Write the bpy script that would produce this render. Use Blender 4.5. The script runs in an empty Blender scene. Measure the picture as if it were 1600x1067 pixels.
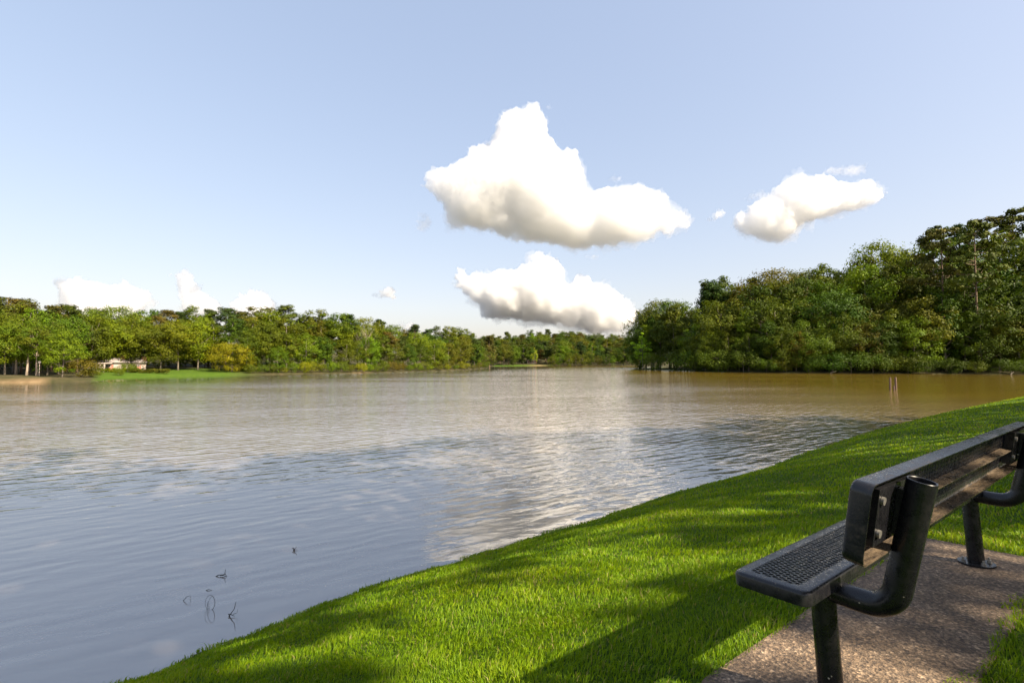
import bpy, bmesh, math, random
import numpy as np
from mathutils import Vector, Matrix, noise as mnoise
random.seed(7); rng = np.random.default_rng(7)
R_ = math.radians
sc = bpy.context.scene
COL = sc.collection

# ------------------------------------------------------------------ camera, sky, sun, exposure
F_PX, CAM_H, HZ = 741.5, 2.8, 565.0            # focal length in px of a 1600 wide frame, eye above the water, horizon row
PITCH = math.atan((HZ - 533.5) / F_PX)
cd = bpy.data.cameras.new('camera'); cam = bpy.data.objects.new('camera', cd); COL.objects.link(cam)
cd.sensor_width = 36; cd.lens = F_PX / 1600 * 36; cd.clip_start = .05; cd.clip_end = 30000
cam.location = (0, 0, CAM_H); cam.rotation_euler = (math.pi / 2 + PITCH, 0, 0)
sc.camera = cam
SUN_AZ, SUN_EL = R_(124), R_(40)               # azimuth clockwise from the view direction (+Y)
sun_dir = Vector((math.sin(SUN_AZ) * math.cos(SUN_EL), math.cos(SUN_AZ) * math.cos(SUN_EL), math.sin(SUN_EL)))
w = bpy.data.worlds.new('World'); sc.world = w; w.use_nodes = True
nt = w.node_tree; nt.nodes.clear()
sky = nt.nodes.new('ShaderNodeTexSky'); sky.sky_type = 'NISHITA'; sky.sun_disc = False
sky.sun_elevation = SUN_EL; sky.sun_rotation = SUN_AZ
sky.air_density = 1.25; sky.dust_density = 2.4; sky.ozone_density = 1.5; sky.altitude = 0
hs = nt.nodes.new('ShaderNodeHueSaturation'); hs.inputs['Saturation'].default_value = 1.38; hs.inputs['Value'].default_value = 1.44
bg = nt.nodes.new('ShaderNodeBackground'); bg.inputs['Strength'].default_value = .13
wo = nt.nodes.new('ShaderNodeOutputWorld')
gm = nt.nodes.new('ShaderNodeGamma'); gm.inputs[1].default_value = .42; nt.links.new(sky.outputs[0], gm.inputs[0]); nt.links.new(gm.outputs[0], hs.inputs['Color']); tn = nt.nodes.new('ShaderNodeMix'); tn.data_type = 'RGBA'; tn.blend_type = 'MULTIPLY'; tn.inputs[0].default_value = 1; tn.inputs[7].default_value = (1.07, 1.0, 1.04, 1); nt.links.new(hs.outputs[0], tn.inputs[6]); nt.links.new(tn.outputs[2], bg.inputs['Color']); nt.links.new(bg.outputs[0], wo.inputs['Surface'])
sd = bpy.data.lights.new('sun', 'SUN'); sd.energy = 5.0; sd.angle = R_(.53); sd.color = (1, .86, .65)
so = bpy.data.objects.new('sun', sd); COL.objects.link(so); so.rotation_euler = (-sun_dir).to_track_quat('-Z', 'Y').to_euler()
sc.view_settings.view_transform = 'Standard'; sc.view_settings.look = 'None'; sc.view_settings.exposure = 1.42; sc.view_settings.gamma = 1
cy = sc.cycles
cy.max_bounces = 32; cy.diffuse_bounces = 4; cy.glossy_bounces = 4; cy.transmission_bounces = 4; cy.transparent_max_bounces = 12; cy.volume_bounces = 16; cy.volume_max_steps = 64
cy.use_denoising = True; cy.sample_clamp_indirect = 6; cy.use_adaptive_sampling = True; cy.adaptive_threshold = .015

# ------------------------------------------------------------------ helpers
def ray(px, py):
    x = (px - 800) / F_PX; h = -(py - 533.5) / F_PX
    return np.array([x, math.cos(PITCH) - h * math.sin(PITCH), math.sin(PITCH) + h * math.cos(PITCH)])
def on_water(px, py):
    d = ray(px, py); t = -CAM_H / d[2]; return np.array([d[0] * t, d[1] * t])
def at(px, py, Y):
    d = ray(px, py); t = Y / d[1]; return Vector((d[0] * t, Y, CAM_H + d[2] * t))
def to_px(p):
    y = p[1] * math.cos(PITCH) + (p[2] - CAM_H) * math.sin(PITCH)
    return 800 + F_PX * p[0] / y

def mat(name):
    m = bpy.data.materials.new(name); m.use_nodes = True; n = m.node_tree.nodes
    return m, m.node_tree, n['Principled BSDF'], n['Material Output']
def N(nt, t, **kw):
    n = nt.nodes.new(t)
    for k, v in kw.items():
        if k in n.inputs: n.inputs[k].default_value = v
        else: setattr(n, k, v)
    return n
def L(nt, a, b): nt.links.new(a, b)
def ramp(nt, src, stops, interp='LINEAR'):
    r = nt.nodes.new('ShaderNodeValToRGB'); r.color_ramp.interpolation = interp
    e = r.color_ramp.elements
    while len(e) < len(stops): e.new(.5)
    for i, (p, c) in enumerate(stops):
        e[i].position = p; e[i].color = (c, c, c, 1) if not hasattr(c, '__len__') else (*c, 1)
    nt.links.new(src, r.inputs[0]); return r
def mixc(nt, fac, a, b, mode='MIX'):
    m = nt.nodes.new('ShaderNodeMix'); m.data_type = 'RGBA'; m.blend_type = mode
    for sock, v in ((m.inputs[0], fac), (m.inputs[6], a), (m.inputs[7], b)):
        if isinstance(v, bpy.types.NodeSocket): nt.links.new(v, sock)
        elif hasattr(v, '__len__'): sock.default_value = (*v[:3], 1)
        else: sock.default_value = v
    return m.outputs[2]
def noise_n(nt, scale, detail=4, rough=.6, vec=None, dist=0):
    n = N(nt, 'ShaderNodeTexNoise', Scale=scale, Detail=detail, Roughness=rough, Distortion=dist)
    if vec is not None: nt.links.new(vec, n.inputs['Vector'])
    return n

def link(name, me, m=None, parent=None):
    o = bpy.data.objects.new(name, me); COL.objects.link(o)
    if m is not None and me is not None and len(me.materials) == 0: me.materials.append(m)
    if parent is not None: o.parent = parent
    return o
def tag(o, label=None, cat=None, group=None, kind=None):
    if label: o['label'] = label
    if cat: o['category'] = cat
    if group: o['group'] = group
    if kind: o['kind'] = kind
    return o
def empty(name, loc=(0, 0, 0), rz=0):
    o = bpy.data.objects.new(name, None); COL.objects.link(o); o.location = loc; o.rotation_euler = (0, 0, rz)
    o.empty_display_size = .2; return o
def np_mesh(name, verts, faces_flat, loop_totals, smooth=False, attrs=None):
    me = bpy.data.meshes.new(name); verts = np.asarray(verts, np.float32)
    me.vertices.add(len(verts)); me.vertices.foreach_set('co', verts.ravel())
    faces_flat = np.asarray(faces_flat, np.int32).ravel(); lt = np.asarray(loop_totals, np.int32)
    me.loops.add(len(faces_flat)); me.loops.foreach_set('vertex_index', faces_flat)
    me.polygons.add(len(lt)); ls = np.zeros(len(lt), np.int32); ls[1:] = np.cumsum(lt)[:-1]
    me.polygons.foreach_set('loop_start', ls); me.polygons.foreach_set('loop_total', lt)
    if smooth: me.polygons.foreach_set('use_smooth', np.ones(len(lt), bool))
    for k, v in (attrs or {}).items():
        a = me.attributes.new(k, 'FLOAT', 'POINT'); a.data.foreach_set('value', np.asarray(v, np.float32))
    me.update(calc_edges=True); me.validate(); return me

class MB:
    """collects shapes for ONE mesh"""
    def __init__(s): s.v = []; s.f = []
    def add(s, vs, fs):
        o = len(s.v); s.v += [tuple(v) for v in vs]; s.f += [tuple(i + o for i in f) for f in fs]
    def box(s, a, b, M=None):
        x0, y0, z0 = a; x1, y1, z1 = b
        vs = [Vector(p) for p in ((x0,y0,z0),(x1,y0,z0),(x1,y1,z0),(x0,y1,z0),(x0,y0,z1),(x1,y0,z1),(x1,y1,z1),(x0,y1,z1))]
        if M: vs = [M @ v for v in vs]
        s.add(vs, [(0,3,2,1),(4,5,6,7),(0,1,5,4),(1,2,6,5),(2,3,7,6),(3,0,4,7)])
    def tube(s, pts, radii, seg=16, caps=True):
        pts = [Vector(p) for p in pts]; n = len(pts); rings = []
        if not hasattr(radii, '__len__'): radii = [radii] * n
        up = None; vs = []
        for i, p in enumerate(pts):
            t = (pts[min(i + 1, n - 1)] - pts[max(i - 1, 0)]).normalized()
            if up is None: up = t.orthogonal().normalized()
            up = (up - t * up.dot(t)).normalized(); r = t.cross(up)
            for k in range(seg):
                a = 2 * math.pi * k / seg; vs.append(p + (up * math.cos(a) + r * math.sin(a)) * radii[i])
        fs = [(i*seg+k, i*seg+(k+1)%seg, (i+1)*seg+(k+1)%seg, (i+1)*seg+k) for i in range(n-1) for k in range(seg)]
        if caps: fs += [tuple(range(seg-1,-1,-1)), tuple((n-1)*seg+k for k in range(seg))]
        s.add(vs, fs)
    def loops(s, rings, close=False):
        m = len(rings[0]); vs = [p for r in rings for p in r]; n = len(rings)
        fs = [(i*m+k, i*m+(k+1)%m, ((i+1)%n)*m+(k+1)%m, ((i+1)%n)*m+k) for i in range(n if close else n-1) for k in range(m)]
        s.add(vs, fs)
    def build(s, name, m, parent=None, smooth=True, bevel=0, angle=40):
        me = bpy.data.meshes.new(name); me.from_pydata(s.v, [], s.f); me.update()
        bm = bmesh.new(); bm.from_mesh(me); bmesh.ops.recalc_face_normals(bm, faces=bm.faces); bm.to_mesh(me); bm.free()
        o = link(name, me, m, parent)
        if smooth:
            for p in me.polygons: p.use_smooth = True
            bm = bmesh.new(); bm.from_mesh(me)
            for e in bm.edges:
                if len(e.link_faces) == 2 and e.calc_face_angle(0) > math.radians(angle): e.smooth = False
            bm.to_mesh(me); bm.free()
        if bevel:
            b = o.modifiers.new('bevel', 'BEVEL'); b.width = bevel; b.segments = 2; b.limit_method = 'ANGLE'
        return o

# ------------------------------------------------------------------ bench frame (slab plane) in the world
BR = Matrix([[0.8131463, -0.5813491, -0.0287449], [0.5820480, 0.8118303, 0.0463856], [-0.0036303, -0.0544492, 0.9985099]])
BT = Vector((0.9012943, 1.4370531, -1.1536136 + CAM_H))
BM = Matrix.Translation(BT) @ BR.to_4x4()
SLAB = (0.02, 2.60, -.195, .428)               # extent of the slab along and across the bench

# ------------------------------------------------------------------ the lake outline and the height of the land
near_px = [(200,1062),(330,1012),(440,968),(560,926),(600,911),(680,889),(760,864),(870,832),(1000,788),(1080,765),(1190,737),(1240,714),(1330,684),(1380,671),(1440,657),(1500,644),(1560,634),(1610,627)]
near = [on_water(*p) for p in near_px]
pre = [np.array([-60., -28.]), np.array([-26., -8.5]), np.array([-12., -1.2]), np.array([-6.8, 2.2])]
post = [np.array([60., 44.]), np.array([105., 56.]), np.array([150., 62.]), np.array([160., 84.]), np.array([140., 100.])]
right_px = [(1700,585.3),(1600,585.3),(1500,584.6),(1400,584),(1300,583.3),(1200,582.6),(1110,581),(1040,578.5),(985,576.6)]
right = [on_water(*p) for p in right_px]
behind_pt = [np.array([62., 215.]), np.array([84., 262.])]
far_px = [(1000,571.4),(930,571.2),(860,571.3),(800,571.8),(772,572.2)]
far = [on_water(*p) for p in far_px]
lb = [np.array([-30., 300.]), np.array([-28., 255.]), np.array([-14., 222.])]
left_px = [(768,575),(735,577.6),(700,579),(640,581),(560,583),(480,584.3),(400,586),(320,587.6),(220,589.5),(170,591.6),(150,596),(80,597.4),(0,598.5),(-120,600)]
left = [on_water(*p) for p in left_px]
tail = [np.array([-110., 40.]), np.array([-110., -28.])]
LAKE = np.array(near + post + right + behind_pt + far + lb + left + tail + pre)

def vnoise(x, y, s, seed=0):
    xs = x / s + seed * 17.3; ys = y / s + seed * 9.1
    return (np.sin(xs * 1.7 + 1.3 * np.sin(ys * 1.1)) + np.sin(ys * 1.9 + 1.1 * np.sin(xs * .9 + 2)) + .5 * np.sin(3.1 * xs + 2.3 * ys)) / 2.5
def sdist(P):
    """signed distance to the lake outline, + on land"""
    P = np.asarray(P, float); out = np.full(len(P), 1e9); inside = np.zeros(len(P), bool)
    A = LAKE; B = np.roll(LAKE, -1, 0)
    for a, b in zip(A, B):
        ab = b - a; t = np.clip(((P - a) @ ab) / (ab @ ab), 0, 1)
        out = np.minimum(out, np.hypot(*(P - (a + t[:, None] * ab)).T))
        cond = (a[1] > P[:, 1]) != (b[1] > P[:, 1])
        with np.errstate(divide='ignore', invalid='ignore'):
            xi = (b[0] - a[0]) * (P[:, 1] - a[1]) / (b[1] - a[1]) + a[0]
        inside ^= cond & (P[:, 0] < xi)
    d = np.where(inside, -out, out)
    x, y = P[:, 0], P[:, 1]; nearb = (y < 60) * (1 / (1 + np.hypot(x, y) / 30))
    return d + nearb * (.09 * vnoise(x, y, .9, 2) + .05 * vnoise(x, y, .33, 4) + .03 * vnoise(x, y, .12, 6))
def sstep(x, a, b):
    t = np.clip((x - a) / (b - a), 0, 1); return t * t * (3 - 2 * t)
def slab_coords(x, y):
    # along / across coordinates of points over the slab plane, and the height of that plane there
    n = BR.col[2]; z = BT.z - (n.x * (x - BT.x) + n.y * (y - BT.y)) / n.z
    u = BR[0][0] * (x - BT.x) + BR[1][0] * (y - BT.y) + BR[2][0] * (z - BT.z)
    v = BR[0][1] * (x - BT.x) + BR[1][1] * (y - BT.y) + BR[2][1] * (z - BT.z)
    return u, v, z
def height(P, d=None):
    P = np.asarray(P, float)
    if d is None: d = sdist(P)
    x, y = P[:, 0], P[:, 1]; r = np.hypot(x, y)
    dd = np.maximum(d, 0)
    lawn = 1.72 * (1 - np.exp(-(dd / 2.9) ** 1.15)) + .012 * np.minimum(dd, 60) + .03 * vnoise(x, y, 1.1) * sstep(dd, .3, 2) 
    u, v, zs = slab_coords(x, y)
    ds = np.hypot(np.maximum(np.maximum(SLAB[0] - u, u - SLAB[1]), 0), np.maximum(np.maximum(SLAB[2] - v, v - SLAB[3]), 0))
    wgt = 1 - sstep(ds, .05, 1.3)
    lawn = lawn * (1 - wgt) + (zs - .012) * wgt
    leftz = .35 * (1 - np.exp(-dd / 1.5)) + .045 * dd + .6 * vnoise(x, y, 14) * sstep(dd, 8, 30)
    leftz = np.minimum(leftz, 6)
    rightz = .5 * (1 - np.exp(-dd / 1.2)) + 15 * sstep(dd, 3, 55) + .7 * vnoise(x, y, 12) * sstep(dd, 4, 20)
    px = 800 + F_PX * x / np.maximum(y, 1)
    spit = 1 - sstep(px, 1060, 1200)
    rightz = rightz * (1 - .75 * spit * (1 - sstep(dd, 20, 60)))
    farz = .4 * (1 - np.exp(-dd / 3)) + 17 * sstep(dd, 6, 130) * (.55 + .45 * np.exp(-((px - 860) / 95) ** 2)) + 8 * sstep(dd, 200, 900)
    wn = 1 - sstep(y - .15 * np.abs(x), 46, 62)
    wf = sstep(y, 225, 270)
    wl = 1 - sstep(x + .0 * y, -20, 30)
    z = leftz * wl + rightz * (1 - wl)
    z = z * (1 - wf) + farz * wf
    z = z * (1 - wn) + lawn * wn
    return np.where(d > 0, z, np.maximum(-3.0, -.05 + .35 * d))
def gz(x, y): return float(height(np.array([[x, y]]))[0])

# ------------------------------------------------------------------ materials
def foliage_mat(name, trans=.25, rough=.55, var=.35, use_obj=True, base=(.05, .1, .015)):
    m, t, p, out = mat(name)
    at_ = N(t, 'ShaderNodeAttribute', attribute_name='shade')
    oi = N(t, 'ShaderNodeObjectInfo')
    col = oi.outputs['Color'] if use_obj else None
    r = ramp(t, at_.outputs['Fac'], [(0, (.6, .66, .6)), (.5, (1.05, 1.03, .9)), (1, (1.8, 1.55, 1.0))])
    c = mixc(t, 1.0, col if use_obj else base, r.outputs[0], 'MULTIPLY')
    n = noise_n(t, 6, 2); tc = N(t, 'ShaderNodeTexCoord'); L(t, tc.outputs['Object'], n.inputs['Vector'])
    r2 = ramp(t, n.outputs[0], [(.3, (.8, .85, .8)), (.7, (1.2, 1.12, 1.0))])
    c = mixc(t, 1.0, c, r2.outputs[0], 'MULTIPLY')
    L(t, c, p.inputs['Base Color']); p.inputs['Roughness'].default_value = rough; p.inputs['Specular IOR Level'].default_value = .12
    tr = N(t, 'ShaderNodeBsdfTranslucent'); tc2 = mixc(t, 1.0, c, (1.25, 1.25, .5), 'MULTIPLY'); L(t, tc2, tr.inputs['Color'])
    ms = N(t, 'ShaderNodeMixShader'); ms.inputs[0].default_value = trans
    L(t, p.outputs[0], ms.inputs[1]); L(t, tr.outputs[0], ms.inputs[2]); L(t, ms.outputs[0], out.inputs['Surface'])
    return m
M = {}
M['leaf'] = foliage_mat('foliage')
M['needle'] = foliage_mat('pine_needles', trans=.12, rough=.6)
def bark(name, c0, c1):
    m, t, p, out = mat(name); tc = N(t, 'ShaderNodeTexCoord'); mp = N(t, 'ShaderNodeMapping'); mp.inputs['Scale'].default_value = (6, 6, 1.2)
    L(t, tc.outputs['Object'], mp.inputs[0]); n = noise_n(t, 4, 5, .7, mp.outputs[0]); r = ramp(t, n.outputs[0], [(.3, c0), (.7, c1)])
    L(t, r.outputs[0], p.inputs['Base Color']); p.inputs['Roughness'].default_value = .9
    b = N(t, 'ShaderNodeBump', Strength=.6, Distance=.05); L(t, n.outputs[0], b.inputs['Height']); L(t, b.outputs[0], p.inputs['Normal']); return m
M['bark'] = bark('bark_grey', (.07, .055, .04), (.2, .17, .13))
M['pinebark'] = bark('bark_pine', (.09, .055, .035), (.22, .15, .10))
M['deadwood'] = bark('dead_wood', (.2, .15, .11), (.42, .34, .27))
M['darkwood'] = bark('wet_twig', (.012, .01, .008), (.05, .04, .03))
M['post'] = bark('weathered_piling', (.06, .035, .028), (.15, .09, .07))

def ground_mat():
    m, t, p, out = mat('ground')
    tc = N(t, 'ShaderNodeTexCoord'); O = tc.outputs['Object']
    a = N(t, 'ShaderNodeAttribute', attribute_name='lawn'); s = N(t, 'ShaderNodeAttribute', attribute_name='sand')
    nf = noise_n(t, 42, 4, .7, O); nl = noise_n(t, 1.3, 3, .6, O)
    g = ramp(t, nf.outputs[0], [(.3, (.018, .042, .004)), (.7, (.075, .14, .012))])
    g2 = mixc(t, ramp(t, nl.outputs[0], [(.35, 0), (.7, .35)]).outputs[0], g.outputs[0], (.11, .15, .02))
    nfloor = noise_n(t, .5, 5, .65, O); f = ramp(t, nfloor.outputs[0], [(.3, (.03, .035, .012)), (.6, (.07, .06, .03)), (.8, (.1, .075, .045))])
    nsd = noise_n(t, 1.2, 4, .6, O); sd_ = ramp(t, nsd.outputs[0], [(.3, (.14, .095, .05)), (.7, (.24, .17, .095))])
    c = mixc(t, a.outputs['Fac'], f.outputs[0], g2); c = mixc(t, s.outputs['Fac'], c, sd_.outputs[0])
    L(t, c, p.inputs['Base Color']); p.inputs['Roughness'].default_value = .95; p.inputs['Specular IOR Level'].default_value = .1
    b = N(t, 'ShaderNodeBump', Strength=.8, Distance=.03); L(t, nf.outputs[0], b.inputs['Height']); L(t, b.outputs[0], p.inputs['Normal']); return m
M['ground'] = ground_mat()

def water_mat():
    m, t, p, out = mat('lake_water')
    tc = N(t, 'ShaderNodeTexCoord'); O = tc.outputs['Object']
    def layer(rot, sx, sy, scale, detail=2, rough=.5, dist=0.0):
        r = N(t, 'ShaderNodeMapping'); r.inputs['Rotation'].default_value = (0, 0, -rot); L(t, O, r.inputs[0])
        q = N(t, 'ShaderNodeMapping'); q.inputs['Scale'].default_value = (sx, sy, 1); L(t, r.outputs[0], q.inputs[0])
        return noise_n(t, scale, detail, rough, q.outputs[0], dist)
    l1 = layer(R_(31), .22, 1.0, 4.6, 1.0, .45, .5)
    def bands(rot, wl, dist, dscale):
        r = N(t, 'ShaderNodeMapping'); r.inputs['Rotation'].default_value = (0, 0, math.pi / 2 - rot); L(t, O, r.inputs[0])
        wv = N(t, 'ShaderNodeTexWave', Scale=1 / wl / 3.183, Distortion=dist, Detail=2.0); wv.inputs['Detail Scale'].default_value = dscale; wv.inputs['Detail Roughness'].default_value = .55
        wv.wave_type = 'BANDS'; wv.bands_direction = 'X'; L(t, r.outputs[0], wv.inputs['Vector']); return wv
    b1 = bands(R_(29), .30, 5.5, 1.1); b2 = bands(R_(41), .47, 6.5, .8)
    l2 = layer(R_(12), .35, 1.0, 6.0, 1.5, .5, .3)
    l3 = layer(R_(24), .4, 1.0, 1.7, 1.0, .5)
    l4 = layer(R_(20), .6, 1.0, 15., 1.0, .5)
    l5 = layer(R_(14), .3, 1.0, .3, 2, .5)
    cover = layer(R_(8), .25, 1.0, .06, 2, .5)     # calmer and rougher streaks of the surface
    cr = ramp(t, cover.outputs[0], [(.38, .35), (.62, 1.15)])
    def mul(a, k):
        n = N(t, 'ShaderNodeMath', operation='MULTIPLY'); L(t, a, n.inputs[0])
        if isinstance(k, bpy.types.NodeSocket): L(t, k, n.inputs[1])
        else: n.inputs[1].default_value = k
        return n.outputs[0]
    def add(a, b):
        n = N(t, 'ShaderNodeMath', operation='ADD'); L(t, a, n.inputs[0]); L(t, b, n.inputs[1]); return n.outputs[0]
    h = add(add(mul(b1.outputs['Fac'], WAVE[4]), mul(b2.outputs['Fac'], WAVE[5])), add(add(mul(l1.outputs[0], WAVE[0]), mul(l2.outputs[0], WAVE[1])), add(add(mul(l3.outputs[0], WAVE[2]), mul(l5.outputs[0], WAVE[6])), mul(l4.outputs[0], WAVE[3]))))
    h = mul(h, cr.outputs[0])
    sp = N(t, 'ShaderNodeSeparateXYZ'); L(t, O, sp.inputs[0])
    off = N(t, 'ShaderNodeVectorMath', operation='DISTANCE'); L(t, O, off.inputs[0]); off.inputs[1].default_value = (-3, 2, 0)   # the sheltered corner of the lake
    fetch = N(t, 'ShaderNodeMapRange'); L(t, off.outputs['Value'], fetch.inputs[0])
    for k_, v_ in enumerate((3, 34, 1.4, 4.6), 1): fetch.inputs[k_].default_value = v_
    h = mul(h, fetch.outputs[0])
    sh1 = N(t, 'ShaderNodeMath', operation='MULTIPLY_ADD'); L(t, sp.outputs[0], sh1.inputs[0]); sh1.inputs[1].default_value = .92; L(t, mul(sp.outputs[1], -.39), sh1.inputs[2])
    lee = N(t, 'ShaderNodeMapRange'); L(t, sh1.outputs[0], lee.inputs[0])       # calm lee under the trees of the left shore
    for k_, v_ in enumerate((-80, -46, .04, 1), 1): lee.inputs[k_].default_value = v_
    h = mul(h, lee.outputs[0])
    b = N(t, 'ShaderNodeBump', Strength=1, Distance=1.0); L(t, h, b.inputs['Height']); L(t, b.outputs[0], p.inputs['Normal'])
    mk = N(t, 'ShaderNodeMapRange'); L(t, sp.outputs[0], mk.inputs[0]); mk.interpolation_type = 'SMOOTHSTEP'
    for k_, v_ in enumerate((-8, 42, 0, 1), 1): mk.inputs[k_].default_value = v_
    L(t, mixc(t, mk.outputs[0], mixc(t, lee.outputs[0], (.02, .024, .012), (.165, .146, .130)), (.126, .086, .012)), p.inputs['Base Color'])   # gold painted rightward for sunlit muddy water, darkened at left shore for tree reflections
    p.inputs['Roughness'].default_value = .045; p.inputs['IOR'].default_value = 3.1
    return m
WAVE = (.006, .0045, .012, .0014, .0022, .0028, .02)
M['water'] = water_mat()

# ------------------------------------------------------------------ ground and water
nr, nth = 300, 900
rr = .35 * (4200 / .35) ** (np.arange(nr) / (nr - 1)); th = np.arange(nth) / nth * 2 * np.pi
X = (rr[:, None] * np.sin(th)).ravel(); Y = (rr[:, None] * np.cos(th)).ravel()
X = np.append(X, 0); Y = np.append(Y, 0); P = np.stack([X, Y], 1); D = sdist(P); Z = height(P, D)
ii = np.arange(nr - 1)[:, None] * nth; jj = np.arange(nth); jn = (jj + 1) % nth
q = np.stack([ii + jj, ii + jn, ii + nth + jn, ii + nth + jj], -1).reshape(-1, 4)
tri = np.stack([np.full(nth, nr * nth), jn, jj], -1)
px_ = 800 + F_PX * X / np.maximum(Y, 1)
lawn = (1 - sstep(Y - .15 * np.abs(X), 46, 60)) * (Y < 60)
lawn = np.maximum(lawn, (X < 0) * (Y > 60) * sstep(px_, 140, 160) * (1 - sstep(px_, 340, 420)) * (1 - sstep(D, 16, 22)))
lawn = np.maximum(lawn, (Y > 100) * (Y < 220) * sstep(px_, 960, 985) * (1 - sstep(px_, 1110, 1160)) * (1 - sstep(D, 5, 9)) * .6)
lawn = np.maximum(lawn, (Y > 260) * sstep(px_, 770, 775) * (1 - sstep(px_, 860, 870)) * (1 - sstep(D, 12, 20)))
sand = (X < 0) * (Y > 40) * (1 - sstep(px_, 66, 84)) * (Y < 90) * (1 - sstep(D, .8, 2.2))
sand = np.maximum(sand, (Y > 90) * (Y < 130) * np.exp(-((px_ - 560) / 9) ** 2) * (1 - sstep(D, 1.5, 2.5)))
sand = np.maximum(sand, (Y > 260) * np.exp(-((px_ - 842) / 16) ** 2) * (1 - sstep(D, 10, 18)) * .8)
sand = np.maximum(sand, (Y < 60) * (1 - sstep(D, -.3, .03)) * .5)
gme = np_mesh('ground', np.stack([X, Y, Z], 1), np.concatenate([q.ravel(), tri.ravel()]), [4] * len(q) + [3] * len(tri), True, {'lawn': np.clip(lawn, 0, 1), 'sand': np.clip(sand, 0, 1)})
tag(link('ground', gme, M['ground']), 'grassy bank and wooded land round the lake', kind='structure')
wme = np_mesh('water', [(-900, -900, 0), (900, -900, 0), (900, 900, 0), (-900, 900, 0)], [0, 1, 2, 3], [4])
wm = wme; wo_ = link('water', wme, M['water']); tag(wo_, 'rippled lake water', kind='structure')

# ------------------------------------------------------------------ slab under the bench
def slab_mat():
    m, t, p, out = mat('exposed_aggregate'); tc = N(t, 'ShaderNodeTexCoord'); O = tc.outputs['Object']
    v = N(t, 'ShaderNodeTexVoronoi', Scale=95); L(t, O, v.inputs['Vector'])
    n1 = noise_n(t, 9, 5, .7, O); n2 = noise_n(t, 60, 4, .75, O); n3 = noise_n(t, 160, 2, .6, O)
    c = ramp(t, n1.outputs[0], [(.3, (.115, .082, .055)), (.5, (.21, .155, .105)), (.72, (.36, .28, .20))]).outputs[0]
    sp = N(t, 'ShaderNodeSeparateColor'); L(t, v.outputs['Color'], sp.inputs[0])
    st = ramp(t, sp.outputs[0], [(0, (.45, .42, .42)), (.4, (.9, .82, .75)), (.8, (1.2, 1.1, 1.0)), (.96, (1.9, 1.8, 1.7))])
    c = mixc(t, .9, c, st.outputs[0], 'MULTIPLY')
    c = mixc(t, ramp(t, n2.outputs[0], [(.42, .75), (.56, 0)]).outputs[0], c, (.035, .028, .024))
    moss = ramp(t, noise_n(t, 26, 4, .7, O).outputs[0], [(.66, 0), (.74, .5)]); c = mixc(t, moss.outputs[0], c, (.05, .08, .02))
    L(t, c, p.inputs['Base Color']); p.inputs['Roughness'].default_value = .85
    b = N(t, 'ShaderNodeBump', Strength=.9, Distance=.004); h = N(t, 'ShaderNodeMath', operation='ADD'); L(t, v.outputs['Distance'], h.inputs[0]); L(t, n3.outputs[0], h.inputs[1])
    L(t, h.outputs[0], b.inputs['Height']); L(t, b.outputs[0], p.inputs['Normal']); return m
def rrect(x0, x1, y0, y1, r, z, seg=6):
    pts = []
    for cx, cy_, a0 in ((x1 - r, y1 - r, 0), (x0 + r, y1 - r, 90), (x0 + r, y0 + r, 180), (x1 - r, y0 + r, 270)):
        for k in range(seg + 1):
            a = R_(a0 + 90 * k / seg); pts.append((cx + r * math.cos(a), cy_ + r * math.sin(a), z))
    return pts
mb = MB(); u0, u1, v0, v1 = SLAB
rings = [rrect(u0, u1, v0, v1, .05, -.09), rrect(u0, u1, v0, v1, .05, -.012), rrect(u0 + .008, u1 - .008, v0 + .008, v1 - .008, .045, 0)]
mb.loops(rings); k = len(rings[0]); mb.f.append(tuple(range(2 * k, 3 * k))); mb.f.append(tuple(range(k)))
slab = mb.build('concrete_pad', slab_mat(), angle=25); slab.matrix_world = BM
tag(slab, 'brown mottled exposed aggregate concrete pad under the black park bench', 'concrete pad')

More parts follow.
